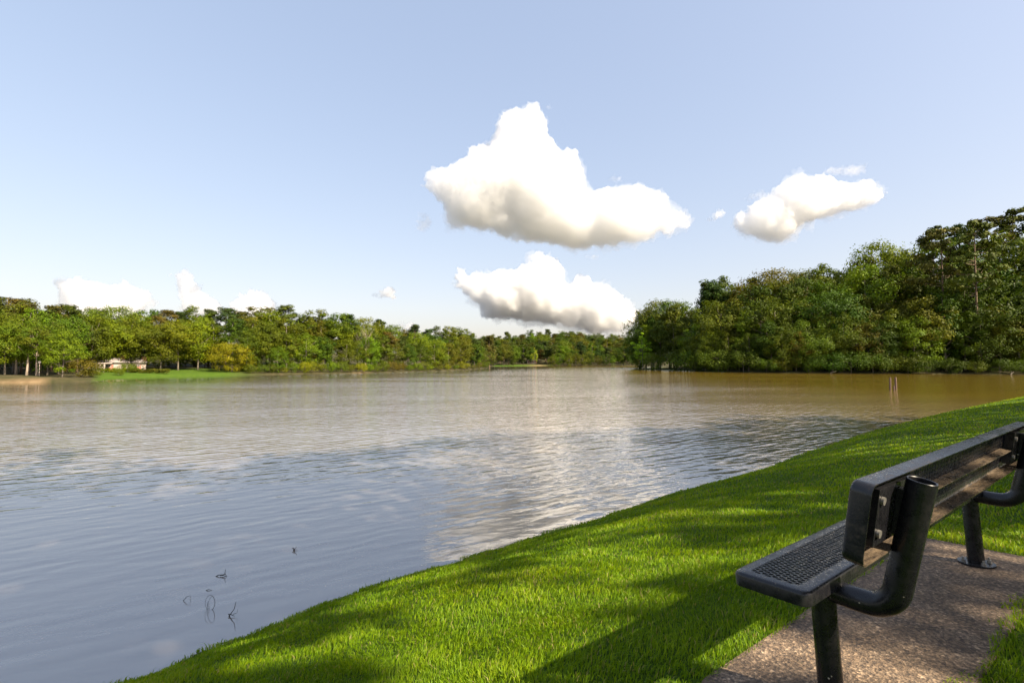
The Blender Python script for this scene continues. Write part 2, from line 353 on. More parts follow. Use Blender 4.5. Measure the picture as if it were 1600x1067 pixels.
# ------------------------------------------------------------------ bench
def bench_mat(name, dusty=.0):
    m, t, p, out = mat(name); tc = N(t, 'ShaderNodeTexCoord'); O = tc.outputs['Object']
    n = noise_n(t, 7, 5, .65, O); r = ramp(t, n.outputs[0], [(.35, (.005, .0052, .007)), (.7, (.012, .012, .014))])
    c = r.outputs[0]
    dn = noise_n(t, 30, 5, .75, O); c = mixc(t, ramp(t, dn.outputs[0], [(.54, 0), (.8, .07 + dusty)]).outputs[0], c, (.16, .115, .075))
    if dusty:                                                                # silt and pollen lying in the bottom channel of the back
        sy = N(t, 'ShaderNodeSeparateXYZ'); L(t, O, sy.inputs[0])
        mp = N(t, 'ShaderNodeMapping'); mp.inputs['Scale'].default_value = (.6, 3, 3); L(t, O, mp.inputs[0]); sn = noise_n(t, 22, 5, .75, mp.outputs[0])
        my = N(t, 'ShaderNodeMapRange'); L(t, sy.outputs[1], my.inputs[0])
        for k_, v_ in enumerate((.012, .016, 1, 0) if dusty < .8 else (1, 2, 1, 0), 1): my.inputs[k_].default_value = v_
        md_ = N(t, 'ShaderNodeMath', operation='MULTIPLY'); L(t, my.outputs[0], md_.inputs[0]); L(t, ramp(t, sn.outputs[0], [(.36, .1), (.64, .95)]).outputs[0], md_.inputs[1])
        c = mixc(t, md_.outputs[0], c, (.15, .11, .072))
    v = N(t, 'ShaderNodeTexVoronoi', Scale=26); L(t, O, v.inputs['Vector'])
    sc_ = N(t, 'ShaderNodeSeparateColor'); L(t, v.outputs['Color'], sc_.inputs[0])
    spot = ramp(t, v.outputs['Distance'], [(.07, 1), (.1, 0)]); pick = ramp(t, sc_.outputs[0], [(.72, 0), (.73, .75)])
    mm = N(t, 'ShaderNodeMath', operation='MULTIPLY'); L(t, spot.outputs[0], mm.inputs[0]); L(t, pick.outputs[0], mm.inputs[1])
    c = mixc(t, mm.outputs[0], c, (.42, .38, .3))
    L(t, c, p.inputs['Base Color']); rr_ = ramp(t, dn.outputs[0], [(.4, .2), (.75, .5)]); L(t, rr_.outputs[0], p.inputs['Roughness'])
    p.inputs['Specular IOR Level'].default_value = .45
    b = N(t, 'ShaderNodeBump', Strength=.12, Distance=.002); nb = noise_n(t, 120, 2, .5, O); L(t, nb.outputs[0], b.inputs['Height']); L(t, b.outputs[0], p.inputs['Normal']); return m
M['black'] = bench_mat('black_coated_steel'); M['black_dusty'] = bench_mat('black_coated_steel_dusty', .35); M['silted'] = bench_mat('silted_steel', .9)
m, t, p, o_ = mat('galvanised_bolt'); p.inputs['Metallic'].default_value = .8; p.inputs['Roughness'].default_value = .45
n = noise_n(t, 60, 3); L(t, ramp(t, n.outputs[0], [(.3, (.18, .17, .16)), (.7, (.45, .43, .4))]).outputs[0], p.inputs['Base Color']); M['bolt'] = m

SW, SL, LIP, HS = .2386, 2.44, .044, .457
def pan(name, parent, lip, m):
    """steel frame with turned-down rim, local x along, y across 0..SW, top at z=0"""
    mb = MB(); a = .041; T = .004
    top = [rrect(a, SL - a, a, SW - a, .012, -T, 8), rrect(a, SL - a, a, SW - a, .012, 0, 8)]
    prof = [(.012, 0), (.006, -.0015), (.002, -.005), (0, -.011), (0, -lip), (T, -lip), (T, -.012), (.010, -.0045)]
    top += [rrect(i, SL - i, i, SW - i, .032 - i * .6, z, 8) for i, z in prof]
    mb.loops(top, close=True)
    return mb.build(name, m, parent, angle=50)
def mesh_sheet(name, parent, m):
    mb = MB(); pu, pv = .0205, .034; x0, x1, y0, y1 = .036, SL - .036, .036, SW - .036
    nu = int((x1 - x0) / pu); nv = int(math.ceil((y1 - y0) / (pv / 2)))
    def strut(a, b):
        a = Vector(a); b = Vector(b); d = (b - a).normalized(); s = Vector((d.y, -d.x, 0)) * .0021; zt = Vector((0, 0, -.0005)); zb = Vector((0, 0, -.0055))
        mb.add([a - s + zt, a + s + zt, b + s + zt, b - s + zt, a - s + zb, a + s + zb, b + s + zb, b - s + zb], [(0, 1, 2, 3), (7, 6, 5, 4), (0, 4, 5, 1), (2, 6, 7, 3), (1, 5, 6, 2), (3, 7, 4, 0)])
    for i in range(nu + 1):
        for j in range(nv):
            ya, yb = y0 + j * pv / 2, min(y0 + (j + 1) * pv / 2, y1)
            off = (j % 2) * pu / 2; xa = x0 + i * pu + off; xm = x0 + i * pu + (pu / 2 - off)
            z = 0
            strut((xa, ya, z), (xm, yb, z))
            strut((xa, ya, z), (xm + (pu if off else -pu), yb, z)) if (x0 < xm + (pu if off else -pu) < x1) else None
    return mb.build(name, m, parent, smooth=False)
bench = empty('park_bench'); bench.matrix_world = BM
tag(bench, 'long black metal park bench with mesh seat and back on the concrete pad', 'bench')
seat = pan('seat', bench, LIP, M['black']); seat.location = (0, 0, HS)
mesh_sheet('mesh_panel', seat, M['black'])
back = pan('backrest', bench, .055, M['black_dusty'])
bv0, bw0, bvt, bwt = -.0937, .5792, -.1381, .8132
ang = math.atan2(bwt - bw0, bvt - bv0)        # local y runs up the back, local -z to its rear
yv = Vector((0, bvt - bv0, bwt - bw0)).normalized(); xv = Vector((1, 0, 0)); zv = xv.cross(yv)
if zv.y < 0: zv = -zv
# the front face looks to the water (+v): mirror so that the turned rim points to the rear
BK = Matrix(((-1, 0, 0, SL), (0, yv.y, zv.y, bv0), (0, yv.z, zv.z, bw0), (0, 0, 0, 1))); back.matrix_local = BK
mesh_sheet('mesh_panel', back, M['black_dusty'])
mb = MB(); mb.box((.43, SW * .49, -.050), (2.075, SW * .49 + .004, -.006)); mb.box((.43, SW * .49 - .022, -.0105), (2.075, SW * .49, -.0065))
mb.build('stiffener', M['silted'], back, smooth=False, bevel=.001)
for u in (.75, 1.5, 1.95):
    mb = MB(); mb.tube([(u, SW * .49 + .0062, -.028), (u, SW * .49 + .0044, -.028)], .006, 10); mb.build('hole_disc', M['darkwood'], back)  # dark discs stand in for the shaded holes of the stiffener
TR = .0375
for u in (.262, 2.245):
    lv = .067
    mb = MB(); mb.tube([(u, lv, .010), (u, lv, HS - LIP + .004)], TR, 32); leg = mb.build('leg', M['black'], bench)
    mb = MB(); mb.tube([(u, lv, .0), (u, lv, .009)], .083, 40); bp = mb.build('base_plate', M['black'], leg, bevel=.001)
    for a in (40, 130, 220, 310):
        c, s = math.cos(R_(a)), math.sin(R_(a)); x, y = u + .063 * c, lv + .063 * s
        mb = MB(); mb.tube([(x, y, .009), (x, y, .011)], .014, 18); mb.tube([(x, y, .011), (x, y, .022)], .0105, 6); mb.tube([(x, y, .022), (x, y, .036)], .0055, 10)
        mb.build('anchor_bolt', M['bolt'], leg)
    mb = MB(); mb.box((u - .055, .02, HS - LIP - .004), (u + .055, SW - .02, HS - LIP + .001)); mb.box((u - .026, lv - .055, HS - LIP - .018), (u + .026, SW - .03, HS - LIP - .0045))
    mb.build('seat_bracket', M['black'], leg, smooth=False, bevel=.002)
    # bent tube: out from the leg, round the bend and up behind the back
    pts = []; w0 = .382; pts.append((u, lv - TR + .004, w0 + .006)); pts.append((u, -.02, w0 + .001))
    tilt = R_(14.3); Rb = .088; cv, cw = -.062, w0 + Rb
    for k in range(13):
        a = R_(270) - (R_(90) - 0 + tilt * 0) * k / 12 * ((90 - 14.3) / 90)
        pts.append((u, cv + Rb * math.cos(a) , cw + Rb * math.sin(a)))
    last = Vector(pts[-1]); dr = Vector((0, -math.sin(tilt), math.cos(tilt)))
    Lp = (.787 - last.z) / dr.z
    pts += [tuple(last + dr * Lp * f) for f in (.5, 1)]
    mb = MB(); mb.tube(pts, TR, 32, caps=False)
    tp = Vector(pts[-1]); e1 = Vector((1, 0, 0)); e2 = dr.cross(e1)
    def ring(r, s): return [tuple(tp + dr * s + (e1 * math.cos(2*math.pi*k/32) + e2 * math.sin(2*math.pi*k/32)) * r) for k in range(32)]
    mb.loops([ring(TR, 0), ring(TR - .0012, .0015), ring(TR - .0035, .0015), ring(TR - .0048, 0), ring(TR - .0048, -.12)])
    mb.f.append(tuple(len(mb.v) - 32 + k for k in range(32)))
    sup = mb.build('back_support', M['black'], bench)
    # flat bracket between post and back
    mb = MB(); Mx = BK; ub = SL - u
    mb.box((ub - .165, .036, -.046), (ub + .165, SW - .030, -.0115), Mx); mb.box((ub - .02, .05, -.066), (ub + .02, SW - .045, -.0465), Mx)
    mb.build('bracket', M['black'], sup, smooth=False, bevel=.001)
    for yy in (.075, SW - .065):
        for du in (-.14, .14):
            mb = MB(); mb.tube([Mx @ Vector((ub + du, yy, -.0465)), Mx @ Vector((ub + du, yy, -.054))], .012, 14)
            mb.build('bolt', M['bolt'], sup)
    mb = MB(); e = -.010; xx = u - TR * .80
    loop = [(xx, lv - TR * .75, .41), (xx, lv - TR * .75, .375), (xx, lv - TR * .45, .368), (xx - .002, lv - TR * .1, .375), (xx - .004, lv - TR * .1, .41)]
    mb.tube(loop, .0012, 6); mb.build('wire_clip', M['bolt'], leg)

# ------------------------------------------------------------------ lawn grass: blades as one growth
def grass():
    def sample(n, r0, r1, power):
        uu = rng.random(n)
        if power == 2: r = r0 * (r1 / r0) ** uu
        else: r = np.sqrt(r0 ** 2 + uu * (r1 ** 2 - r0 ** 2))
        a = rng.uniform(R_(-52), R_(58), n); return np.stack([r * np.sin(a), r * np.cos(a)], 1), r
    Pa, ra = sample(90000, .8, 3.0, 1); Pb, rb = sample(420000, 3.0, 62, 2)
    P = np.concatenate([Pa, Pb]); r = np.concatenate([ra, rb])
    d = sdist(P); u, v, zs = slab_coords(P[:, 0], P[:, 1])
    edge = .012 + .02 * rng.random(len(P))
    on = (u > SLAB[0] + edge) & (u < SLAB[1] - edge) & (v > SLAB[2] + edge) & (v < SLAB[3] - edge)
    # grass creeps over the inner edge of the pad
    creep = (v < SLAB[2] + .03 + .05 * (vnoise(P[:, 0], P[:, 1], .13) > .1) * rng.random(len(P))) & (v > SLAB[2])
    keep = (d > -.015) & (~on | creep) & (P[:, 1] - .15 * np.abs(P[:, 0]) < 52)
    P, r, d = P[keep], r[keep], d[keep]; n = len(P)
    z = height(P, np.maximum(d, .001)) - .004
    tuft = vnoise(P[:, 0], P[:, 1], .16, 3); tuft2 = vnoise(P[:, 0], P[:, 1], .7, 5)
    h = (.028 + .020 * rng.random(n) ** 1.5) * (1 + .3 * tuft + .15 * tuft2); h *= np.where(rng.random(n) < .012, 1.7, 1)
    edge_up = np.exp(-np.maximum(d, 0) / .12); h *= 1 + .5 * edge_up * rng.random(n)
    wd = (.0016 + .0010 * rng.random(n)) * np.maximum(1, r / 2.6) ** .92; wd = np.minimum(wd, .022)
    az = rng.uniform(0, 2 * np.pi, n); lean = rng.uniform(.15, .85, n) * h
    clump = 2.2 * vnoise(P[:, 0], P[:, 1], .3, 8) + rng.normal(0, 1.1, n)
    dx, dy = np.cos(clump) * lean, np.sin(clump) * lean
    sx, sy = np.cos(az) * wd, np.sin(az) * wd
    B = np.stack([P[:, 0], P[:, 1], z], 1)
    S = np.stack([sx, sy, 0 * sx], 1)
    mid = B + np.stack([dx * .32, dy * .32, h * .58], 1); tip = B + np.stack([dx, dy, h * (.95 - .25 * (lean / h))], 1)
    V = np.stack([B - S, B + S, mid + S * .8, mid - S * .8, tip], 1).reshape(-1, 3)
    base = np.arange(n)[:, None] * 5
    quad = base + np.array([0, 1, 2, 3]); tr = base + np.array([3, 2, 4])
    flat = np.concatenate([quad, tr], 1).ravel(); lt = np.tile([4, 3], n)
    sh = np.clip(.45 + .22 * tuft2 + .14 * tuft + rng.normal(0, .16, n), 0, 1); dry = (rng.random(n) < .045 + .05 * (tuft2 > .75)).astype(float)
    me = np_mesh('lawn_grass', V, flat, lt, False, {'shade': np.repeat(sh, 5), 'dry': np.repeat(dry, 5)})
    m, t, p, out = mat('grass_blade'); a = N(t, 'ShaderNodeAttribute', attribute_name='shade'); dr = N(t, 'ShaderNodeAttribute', attribute_name='dry')
    c = ramp(t, a.outputs['Fac'], [(0, (.075, .16, .004)), (.5, (.17, .285, .006)), (1, (.31, .39, .012))]).outputs[0]
    c = mixc(t, dr.outputs['Fac'], c, (.3, .27, .1)); L(t, c, p.inputs['Base Color']); p.inputs['Roughness'].default_value = .5; p.inputs['Specular IOR Level'].default_value = .18
    tr = N(t, 'ShaderNodeBsdfTranslucent'); L(t, mixc(t, 1, c, (1.5, 1.3, .5), 'MULTIPLY'), tr.inputs['Color'])
    ms = N(t, 'ShaderNodeMixShader'); ms.inputs[0].default_value = .4; L(t, p.outputs[0], ms.inputs[1]); L(t, tr.outputs[0], ms.inputs[2]); L(t, ms.outputs[0], out.inputs['Surface'])
    tag(link('lawn_grass', me, m), 'short bright green mown grass on the bank sloping to the lake', 'grass', kind='stuff')
grass()

# ------------------------------------------------------------------ trees (unit height prototypes, shared meshes)
def unit(n):
    v = rng.normal(size=(n, 3)); return v / np.linalg.norm(v, axis=1)[:, None]
def leaves(centers, radii, per, size, flat=.7, updir=.5, name='crown', outer=None):
    C_ = []; Nn = []; sh = []
    mid = centers.mean(0)
    for c, rc in zip(centers, radii):
        k = per; d = unit(k); rad = rc * rng.random(k) ** .45
        p = c + d * rad[:, None] * np.array([1, 1, flat]); C_.append(p)
        o = c - mid; o = o / (np.linalg.norm(o) + 1e-6)
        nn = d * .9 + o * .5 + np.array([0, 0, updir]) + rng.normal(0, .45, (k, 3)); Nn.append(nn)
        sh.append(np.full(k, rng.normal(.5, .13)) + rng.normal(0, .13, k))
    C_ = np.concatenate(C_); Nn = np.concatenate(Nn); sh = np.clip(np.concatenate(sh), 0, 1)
    Nn /= np.linalg.norm(Nn, axis=1)[:, None]; n = len(C_)
    a = np.cross(Nn, unit(n)); a /= np.linalg.norm(a, axis=1)[:, None] + 1e-9; b = np.cross(Nn, a)
    s = (size * rng.uniform(.6, 1.35, n))[:, None]
    V = np.stack([C_ - a * s, C_ - b * s * .55 + Nn * s * .12, C_ + a * s, C_ + b * s * .55 - Nn * s * .1], 1).reshape(-1, 3)
    F = np.arange(n * 4)
    return np_mesh(name, V, F, np.full(n, 4), False, {'shade': np.repeat(sh, 4)})
def trunk_mesh(name, h, r, limbs, wob=.01):
    mb = MB(); k = 8; ph = rng.random(2) * 6
    pts = [(wob * math.sin(ph[0] + 3 * i / k), wob * math.sin(ph[1] + 2.4 * i / k), -.02 + (h + .02) * i / k) for i in range(k + 1)]
    rad = [r * (1.35 if i == 0 else 1) * (1 - .78 * i / k) for i in range(k + 1)]
    mb.tube(pts, rad, 8)
    for (z0, tip, rl) in limbs:
        i = min(k - 1, max(0, int(z0 / h * k))); a = Vector(pts[i]); a = a.lerp(Vector(pts[i + 1]), min(1, max(0, z0 / h * k - i)))
        tip = Vector(tip); mid = a.lerp(tip, .5) + Vector((rng.normal(0, .012), rng.normal(0, .012), -.012))
        mb.tube([a, mid, tip], [rl, rl * .65, rl * .2], 5)
    me = bpy.data.meshes.new(name); me.from_pydata(mb.v, [], mb.f); me.update()
    for p in me.polygons: p.use_smooth = True
    return me
def broad(cw, z0, per=80, nc=85, size=.0125, trunk_r=.014, top=1.0, irregular=.18, cr=(.07, .125)):
    """broadleaf: crown of width cw from z0 to top"""
    cs = []; zc = (z0 + top) / 2; hz = (top - z0) / 2; ph = rng.random(4) * 6
    while len(cs) < nc:
        d = unit(1)[0]; rad = rng.uniform(.25, 1) ** .5
        az = math.atan2(d[1], d[0]); k = 1 + irregular * (math.sin(2 * az + ph[0]) + .8 * math.sin(3 * az + ph[1] + 3 * d[2]) + .6 * math.sin(5 * az + 4 * d[2] + ph[2])) * .6
        c = np.array([d[0] * cw / 2 * rad * k, d[1] * cw / 2 * rad * k, zc + d[2] * hz * rad * (1 + irregular * .4 * math.sin(3 * az + ph[3]))])
        if d[2] < -.3 and rng.random() < .35: continue
        cs.append(c)
    cs = np.array(cs); rs = rng.uniform(cr[0], cr[1], nc) * (cw / .6) ** .5
    cs[:, 2] = np.maximum(cs[:, 2], z0); cs[:, 2] = np.minimum(cs[:, 2], top - rs * .5)
    me = leaves(cs, rs, per, size, .72)
    idx = rng.choice(nc, 12, replace=False)
    limbs = [(max(z0 * .75, min(cs[i][2] * .72, top * .7)), cs[i], trunk_r * .45) for i in idx]
    return me, trunk_mesh('trunk', top * .82, trunk_r, limbs), M['leaf'], M['bark']
def pine(cw, z0, nc=52, per=125, size=.011, trunk_r=.011, top=1.0, taper=.65, full=1.0):
    cs = []; rs = []
    for i in range(nc):
        f = (i + rng.random()) / nc; z = z0 + (top - z0) * f
        wv = cw / 2 * (1 - taper * f ** 1.6) * rng.uniform(.25, 1.0); a = rng.random() * 6.28
        cs.append((wv * math.cos(a), wv * math.sin(a), z - .02)); rs.append(full * rng.uniform(.058, .095) * (1 - .25 * f))
    cs.append((0, 0, top - .04)); rs.append(.045)
    cs = np.array(cs); me = leaves(cs, rs, per, size, .62 if full == 1 else .5, .35)
    limbs = [(cs[i][2] - .03, cs[i], trunk_r * .2) for i in range(0, nc)]
    return me, trunk_mesh('trunk', top * .98, trunk_r, limbs, .006), M['needle'], M['pinebark']
PROTO = {
    'oak': [broad(.78, .16, per=120), broad(.7, .2, irregular=.28, per=120), broad(.88, .14, nc=100, per=120), broad(.62, .12, irregular=.3, per=120)],
    'tall': [broad(.46, .1, irregular=.3, nc=90, per=120, cr=(.06, .1)), broad(.52, .16, irregular=.35, nc=90, per=120, cr=(.06, .1)), broad(.42, .08, irregular=.25, nc=80, cr=(.055, .095))],
    'pine': [pine(.42, .45), pine(.36, .36, nc=54), pine(.5, .55, nc=42), pine(.34, .28, nc=60)],
    'openpine': [pine(.46, .55, nc=40, per=90, full=.76), pine(.38, .45, nc=46, per=90, full=.76), pine(.5, .62, nc=38, per=90, full=.76)],
    'skirt': [broad(.75, .02, irregular=.3, nc=110, per=85, cr=(.06, .11)), broad(.95, .02, irregular=.35, nc=110, per=85, cr=(.06, .11)), broad(.66, .03, irregular=.25, nc=100, per=85, cr=(.06, .11))],
    'bush': [broad(1.7, .05, nc=50, per=60, size=.032, irregular=.3, cr=(.13, .2)), broad(2.1, .05, nc=60, per=60, size=.032, irregular=.4, cr=(.13, .2))],
    'dome': [broad(1.5, .04, nc=130, per=90, size=.017, irregular=.15, cr=(.07, .13))],
    'young': [broad(.5, .18, nc=48, per=42, size=.017, irregular=.4, cr=(.05, .09), trunk_r=.012)],
    'shade': [broad(.9, .3, nc=120, per=100, size=.012, irregular=.35, cr=(.055, .09), trunk_r=.02), broad(.85, .36, nc=74, per=120, size=.011, irregular=.45, cr=(.045, .08), trunk_r=.02), broad(.9, .53, nc=125, per=120, size=.012, irregular=.4, cr=(.05, .085), trunk_r=.02)],
}
TREES = []
NAMES = {'oak': 'oak_tree', 'tall': 'broadleaf_tree', 'pine': 'pine_tree', 'openpine': 'pine_tree', 'skirt': 'broadleaf_tree', 'bush': 'bush', 'dome': 'round_tree', 'young': 'young_tree', 'shade': 'oak_tree'}
COLS = {  # foliage colours of whole trees
    'mid': (.068, .1, .006), 'deep': (.043, .072, .006), 'bright': (.095, .138, .006), 'yellow': (.135, .175, .006), 'olive': (.076, .086, .008),
    'pine': (.05, .064, .009), 'rust': (.072, .064, .013), 'blue': (.034, .056, .012), 'lime': (.20, .30, .02)}
def tree(kind, x, y, h, color='mid', label=None, group=None, cat='tree', rz=None, wscale=1., z=None, region='', row='', variant=None):
    cr, tr, ml, mbk = PROTO[kind][variant if variant is not None else random.randrange(len(PROTO[kind]))]
    zz = gz(x, y) if z is None else z
    e = empty(NAMES[kind], (x, y, zz - .05), random.random() * 6.28 if rz is None else rz); e.scale = (h * wscale, h * wscale, h)
    t_ = link('trunk', tr, mbk, e)
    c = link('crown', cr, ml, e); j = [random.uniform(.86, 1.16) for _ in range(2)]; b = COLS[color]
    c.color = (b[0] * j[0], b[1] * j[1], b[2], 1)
    TREES.append(dict(parts=(t_, c), o=e, kind=kind, color=color, region=region, row=row, px=to_px((x, y, zz)), label=label, group=group, cat=cat, h=h))
    return e
def interp(px, tab): 
    xs = [a for a, _ in tab]; ys = [b for _, b in tab]; return float(np.interp(px, xs, ys))
def shore_D(px, tab): return CAM_H * F_PX / (interp(px, tab) - HZ)
def pick(lst): return random.choices([a for a, _ in lst], [b for _, b in lst])[0]

# left shore
LSH = [(-120, 600), (0, 598.5), (80, 597.4), (150, 593), (220, 589.5), (320, 587.6), (400, 586), (480, 584.3), (560, 583), (640, 581), (700, 579), (735, 577.6), (768, 575)]
LTOP = [(-120, 458), (0, 461), (40, 463), (62, 473), (100, 480), (160, 476), (210, 485), (240, 481), (300, 482), (350, 479), (400, 480), (450, 481), (500, 483), (535, 484), (570, 496), (620, 509), (690, 509), (735, 517), (768, 529)]
def place(px, D, top_y, kind, color, **kw):
    p = at(px, HZ, D); zt = CAM_H + (HZ - top_y) * D / F_PX; g = gz(p.x, p.y)
    return tree(kind, p.x, p.y, max(1.2, zt - g), color, **kw)
px = -60
while px < 765:                                                          # skyline row
    D = shore_D(px, LSH) + 24 + random.uniform(-3, 5)
    kind = pick([('pine', 5), ('oak', 2), ('tall', 3)])
    col = pick([('pine', 4), ('rust', 1.6), ('blue', 2)]) if kind == 'pine' else pick([('mid', 3), ('bright', 2), ('olive', 2), ('deep', 1)])
    place(px, D, interp(px, LTOP) + random.uniform(-5, 6), kind, col, region='left', row='back', wscale=1.35 if kind != 'oak' else 1.1)
    px += 0.26 * (HZ - interp(px, LTOP) + 20) * random.uniform(.8, 1.15) * .95
px = -30
while px < 760:                                                          # middle row
    D = shore_D(px, LSH) + 15 + random.uniform(-3, 3)
    kind = pick([('pine', 3), ('oak', 3), ('tall', 4)])
    col = pick([('pine', 3), ('rust', 2), ('blue', 1)]) if kind == 'pine' else pick([('mid', 3), ('bright', 2), ('olive', 2), ('deep', 2)])
    place(px, D, interp(px, LTOP) + random.uniform(8, 24), kind, col, region='left', row='middle', wscale=1.35 if kind != 'oak' else 1.1)
    px += 0.27 * (HZ - interp(px, LTOP) + 20) * random.uniform(.8, 1.2)
px = 385
while px < 762:                                                          # front row that hides the trunks
    D = shore_D(px, LSH) + 6 + random.uniform(-1, 2)
    col = pick([('mid', 3), ('bright', 1.5), ('olive', 2), ('deep', 2)])
    ht = HZ - interp(px, LTOP)
    place(px, D, HZ - ht * random.uniform(.45, .75), pick([('skirt', 3), ('tall', 1)]), col, region='left', row='front', wscale=1.1)
    px += .3 * (ht + 18) * random.uniform(.8, 1.2)
# the dark grove at the left end, the oaks by the cottage and the bright round tree
for (px, dd, ty, kind, col) in [(8, 6, 492, 'oak', 'bright'), (45, 9, 480, 'tall', 'bright'), (22, 13, 474, 'oak', 'mid'), (74, 10, 497, 'oak', 'mid'), (-30, 8, 480, 'oak', 'mid')]:
    place(px, shore_D(px, LSH) + dd, ty, kind, col, region='left', row='grove')
for px, dd, ty, v, lab in [(44, 5.5, 500, 0, 'tree with a thick pale sunlit trunk left of the white globe lamp'), (57, 5.5, 505, 1, 'tree with a thin pale sunlit trunk right beside the white globe lamp'), (26, 8, 488, 0, 'tree with a reddish trunk in deep shade at the left end of the bank')]:
    e_ = place(px, shore_D(px, LSH) + dd, ty, 'shade', 'mid', label=lab, variant=v, wscale=.9); t_ = [c for c in TREES[-1]['parts'] if c.name.startswith('trunk')][0]; t_.material_slots[0].link = 'OBJECT'; t_.material_slots[0].material = M['deadwood']
place(98, shore_D(98, LSH) + 1.5, 514, 'skirt', 'bright', label='bright green layered tree leaning over the water beside the sandy bank', variant=2)
place(128, shore_D(128, LSH) + 3, 560, 'bush', 'olive', label='dark olive bush at the water left of the cottage', cat='bush')
place(146, shore_D(150, LSH) + 2.5, 578, 'bush', 'bright', label='low bright green bush at the corner of the left bank', cat='bush')
place(240, shore_D(240, LSH) + 26, 506, 'oak', 'olive', label='broad olive oak on the lawn right of the cottage, its trunk showing', variant=2)
place(196, shore_D(200, LSH) + 24, 512, 'oak', 'mid', label='round green oak hanging over the white cottage', variant=0)
place(290, shore_D(290, LSH) + 24, 520, 'tall', 'mid', label='green tree between the olive oak and the yellow-green round tree')
place(320, shore_D(320, LSH) + 22, 526, 'oak', 'deep', label='dark tree behind the yellow-green round tree')
place(363, shore_D(363, LSH) + 6, 533, 'dome', 'yellow', label='large round yellow-green tree standing at the left shore', variant=0, wscale=1.0)
place(150, shore_D(150, LSH) + 7, 572, 'bush', 'deep', label='dark shrub hiding the left corner of the white cottage', cat='bush')
place(186, shore_D(186, LSH) + 4, 574, 'bush', 'mid', label='green shrub before the right end of the cottage porch', cat='bush', wscale=.7)
place(434, shore_D(434, LSH) + 3, 540, 'skirt', 'mid', label='green tree at the water right of the yellow-green round tree')
place(200, shore_D(200, LSH) + 9, 567, 'bush', 'mid', label='low round shrub on the lawn in front of the cottage', cat='bush')
px = -20
while px < 395:                                                          # understorey that closes the grove below the crowns
    place(px, shore_D(px, LSH) + 23 + random.uniform(-1.5, 2), random.uniform(545, 556), 'skirt', pick([('deep', 3), ('mid', 2)]), region='left', row='understorey', wscale=1.5)
    px += random.uniform(15, 24)
px = 392
while px < 765:                                                          # water's edge bushes
    D = shore_D(px, LSH) + 2 + random.uniform(-.3, .8)
    place(px, D, interp(px, LSH) - random.uniform(12, 24) * 100 / D, 'bush', pick([('mid', 2), ('bright', 2), ('olive', 3), ('yellow', .8)]), region='left', row='edge', cat='bush', wscale=.75)
    px += random.uniform(13, 21) * 100 / D

# far hill
FSH = [(745, 572.4), (800, 571.8), (860, 571.3), (930, 571.2), (1000, 571.4)]
for row, (dd, dh) in enumerate([(3, 8), (12, 12), (26, 13), (42, 14), (60, 14), (80, 14.5), (102, 14.5), (128, 14.5)]):
    px = 742 + random.uniform(0, 8)
    while px < 1004:
        D = shore_D(px, FSH) + dd + random.uniform(-5, 5)
        if not (row <= 1 and 812 < px < 852) and not (row == 0 and 772 < px < 795):
            p = at(px, HZ, D); kind = pick([('pine', 3), ('oak', 3), ('tall', 2)]) if row else 'skirt'
            if px < 768 and D < 330: D += 30; p = at(px, HZ, D)
            col = pick([('pine', 3), ('blue', 2), ('rust', .5)]) if kind == 'pine' else pick([('mid', 4), ('deep', 3), ('olive', 2), ('bright', .5)])
            tree(kind, p.x, p.y, dh * random.uniform(.85, 1.2), col, region='far', row=['waterline', 'lower slope', 'lower slope', 'middle slope', 'middle slope', 'upper slope', 'upper slope', 'crest'][row], wscale={'pine': 1.7, 'tall': 1.6, 'oak': 1.05, 'skirt': 1.0}[kind])
        px += random.uniform(11, 15) if row else random.uniform(10, 15)
place(835, shore_D(835, FSH) + 12, 543, 'young', 'lime', label='slender lime green tree by the red-earth clearing on the far shore', wscale=.8)
place(865, shore_D(865, FSH) + 3, 553, 'skirt', 'bright', label='bright green rounded tree at the far waterline right of the clearing')

# right shore
RSH = [(985, 576.6), (1040, 578.5), (1110, 581), (1200, 582.6), (1300, 583.3), (1400, 584), (1500, 584.6), (1600, 585.3), (1720, 585.4)]
RTOP = [(980, 505), (1000, 487), (1030, 466), (1060, 460), (1078, 476), (1095, 474), (1112, 436), (1135, 432), (1150, 445), (1180, 430), (1230, 410), (1270, 410), (1300, 408), (1335, 415), (1375, 378), (1400, 384), (1425, 385), (1450, 358), (1480, 346), (1520, 333), (1560, 326), (1600, 314), (1720, 300)]
px = 1010
while px < 1690:                                                         # skyline
    D = shore_D(px, RSH) + 30 + random.uniform(-3, 5)
    kind = pick([('oak', 3), ('tall', 4), ('pine', 1.5)]) if px < 1430 else pick([('openpine', 4), ('tall', 1)])
    col = pick([('pine', 3), ('blue', 2)]) if 'pine' in kind else pick([('mid', 3), ('deep', 2), ('olive', 2), ('bright', 1.2)])
    place(px, D, interp(px, RTOP) + random.uniform(-3, 10), kind, col, region='right', row='back', wscale=1.0)
    px += .2 * (HZ - interp(px, RTOP)) * random.uniform(.75, 1.1)
for dd, f0, f1, row in ((20, .68, .92, 'middle'), (11, .5, .75, 'lower'), (4, .3, .52, 'front')):
    px = 1000 if dd > 5 else 1075
    while px < 1700:
        D = shore_D(px, RSH) + dd + random.uniform(-1.5, 2); ht = HZ - interp(px, RTOP)
        col = pick([('mid', 3), ('deep', 4), ('olive', 2), ('bright', 1)]); kind = pick([('skirt', 3), ('tall', 2), ('oak', 1)])
        place(px, D, HZ - ht * random.uniform(f0, f1), kind, col, region='right', row=row, wscale=1.0)
        px += .26 * (ht * (f0 + f1) / 2 + 15) * random.uniform(.8, 1.15)
px = 1022
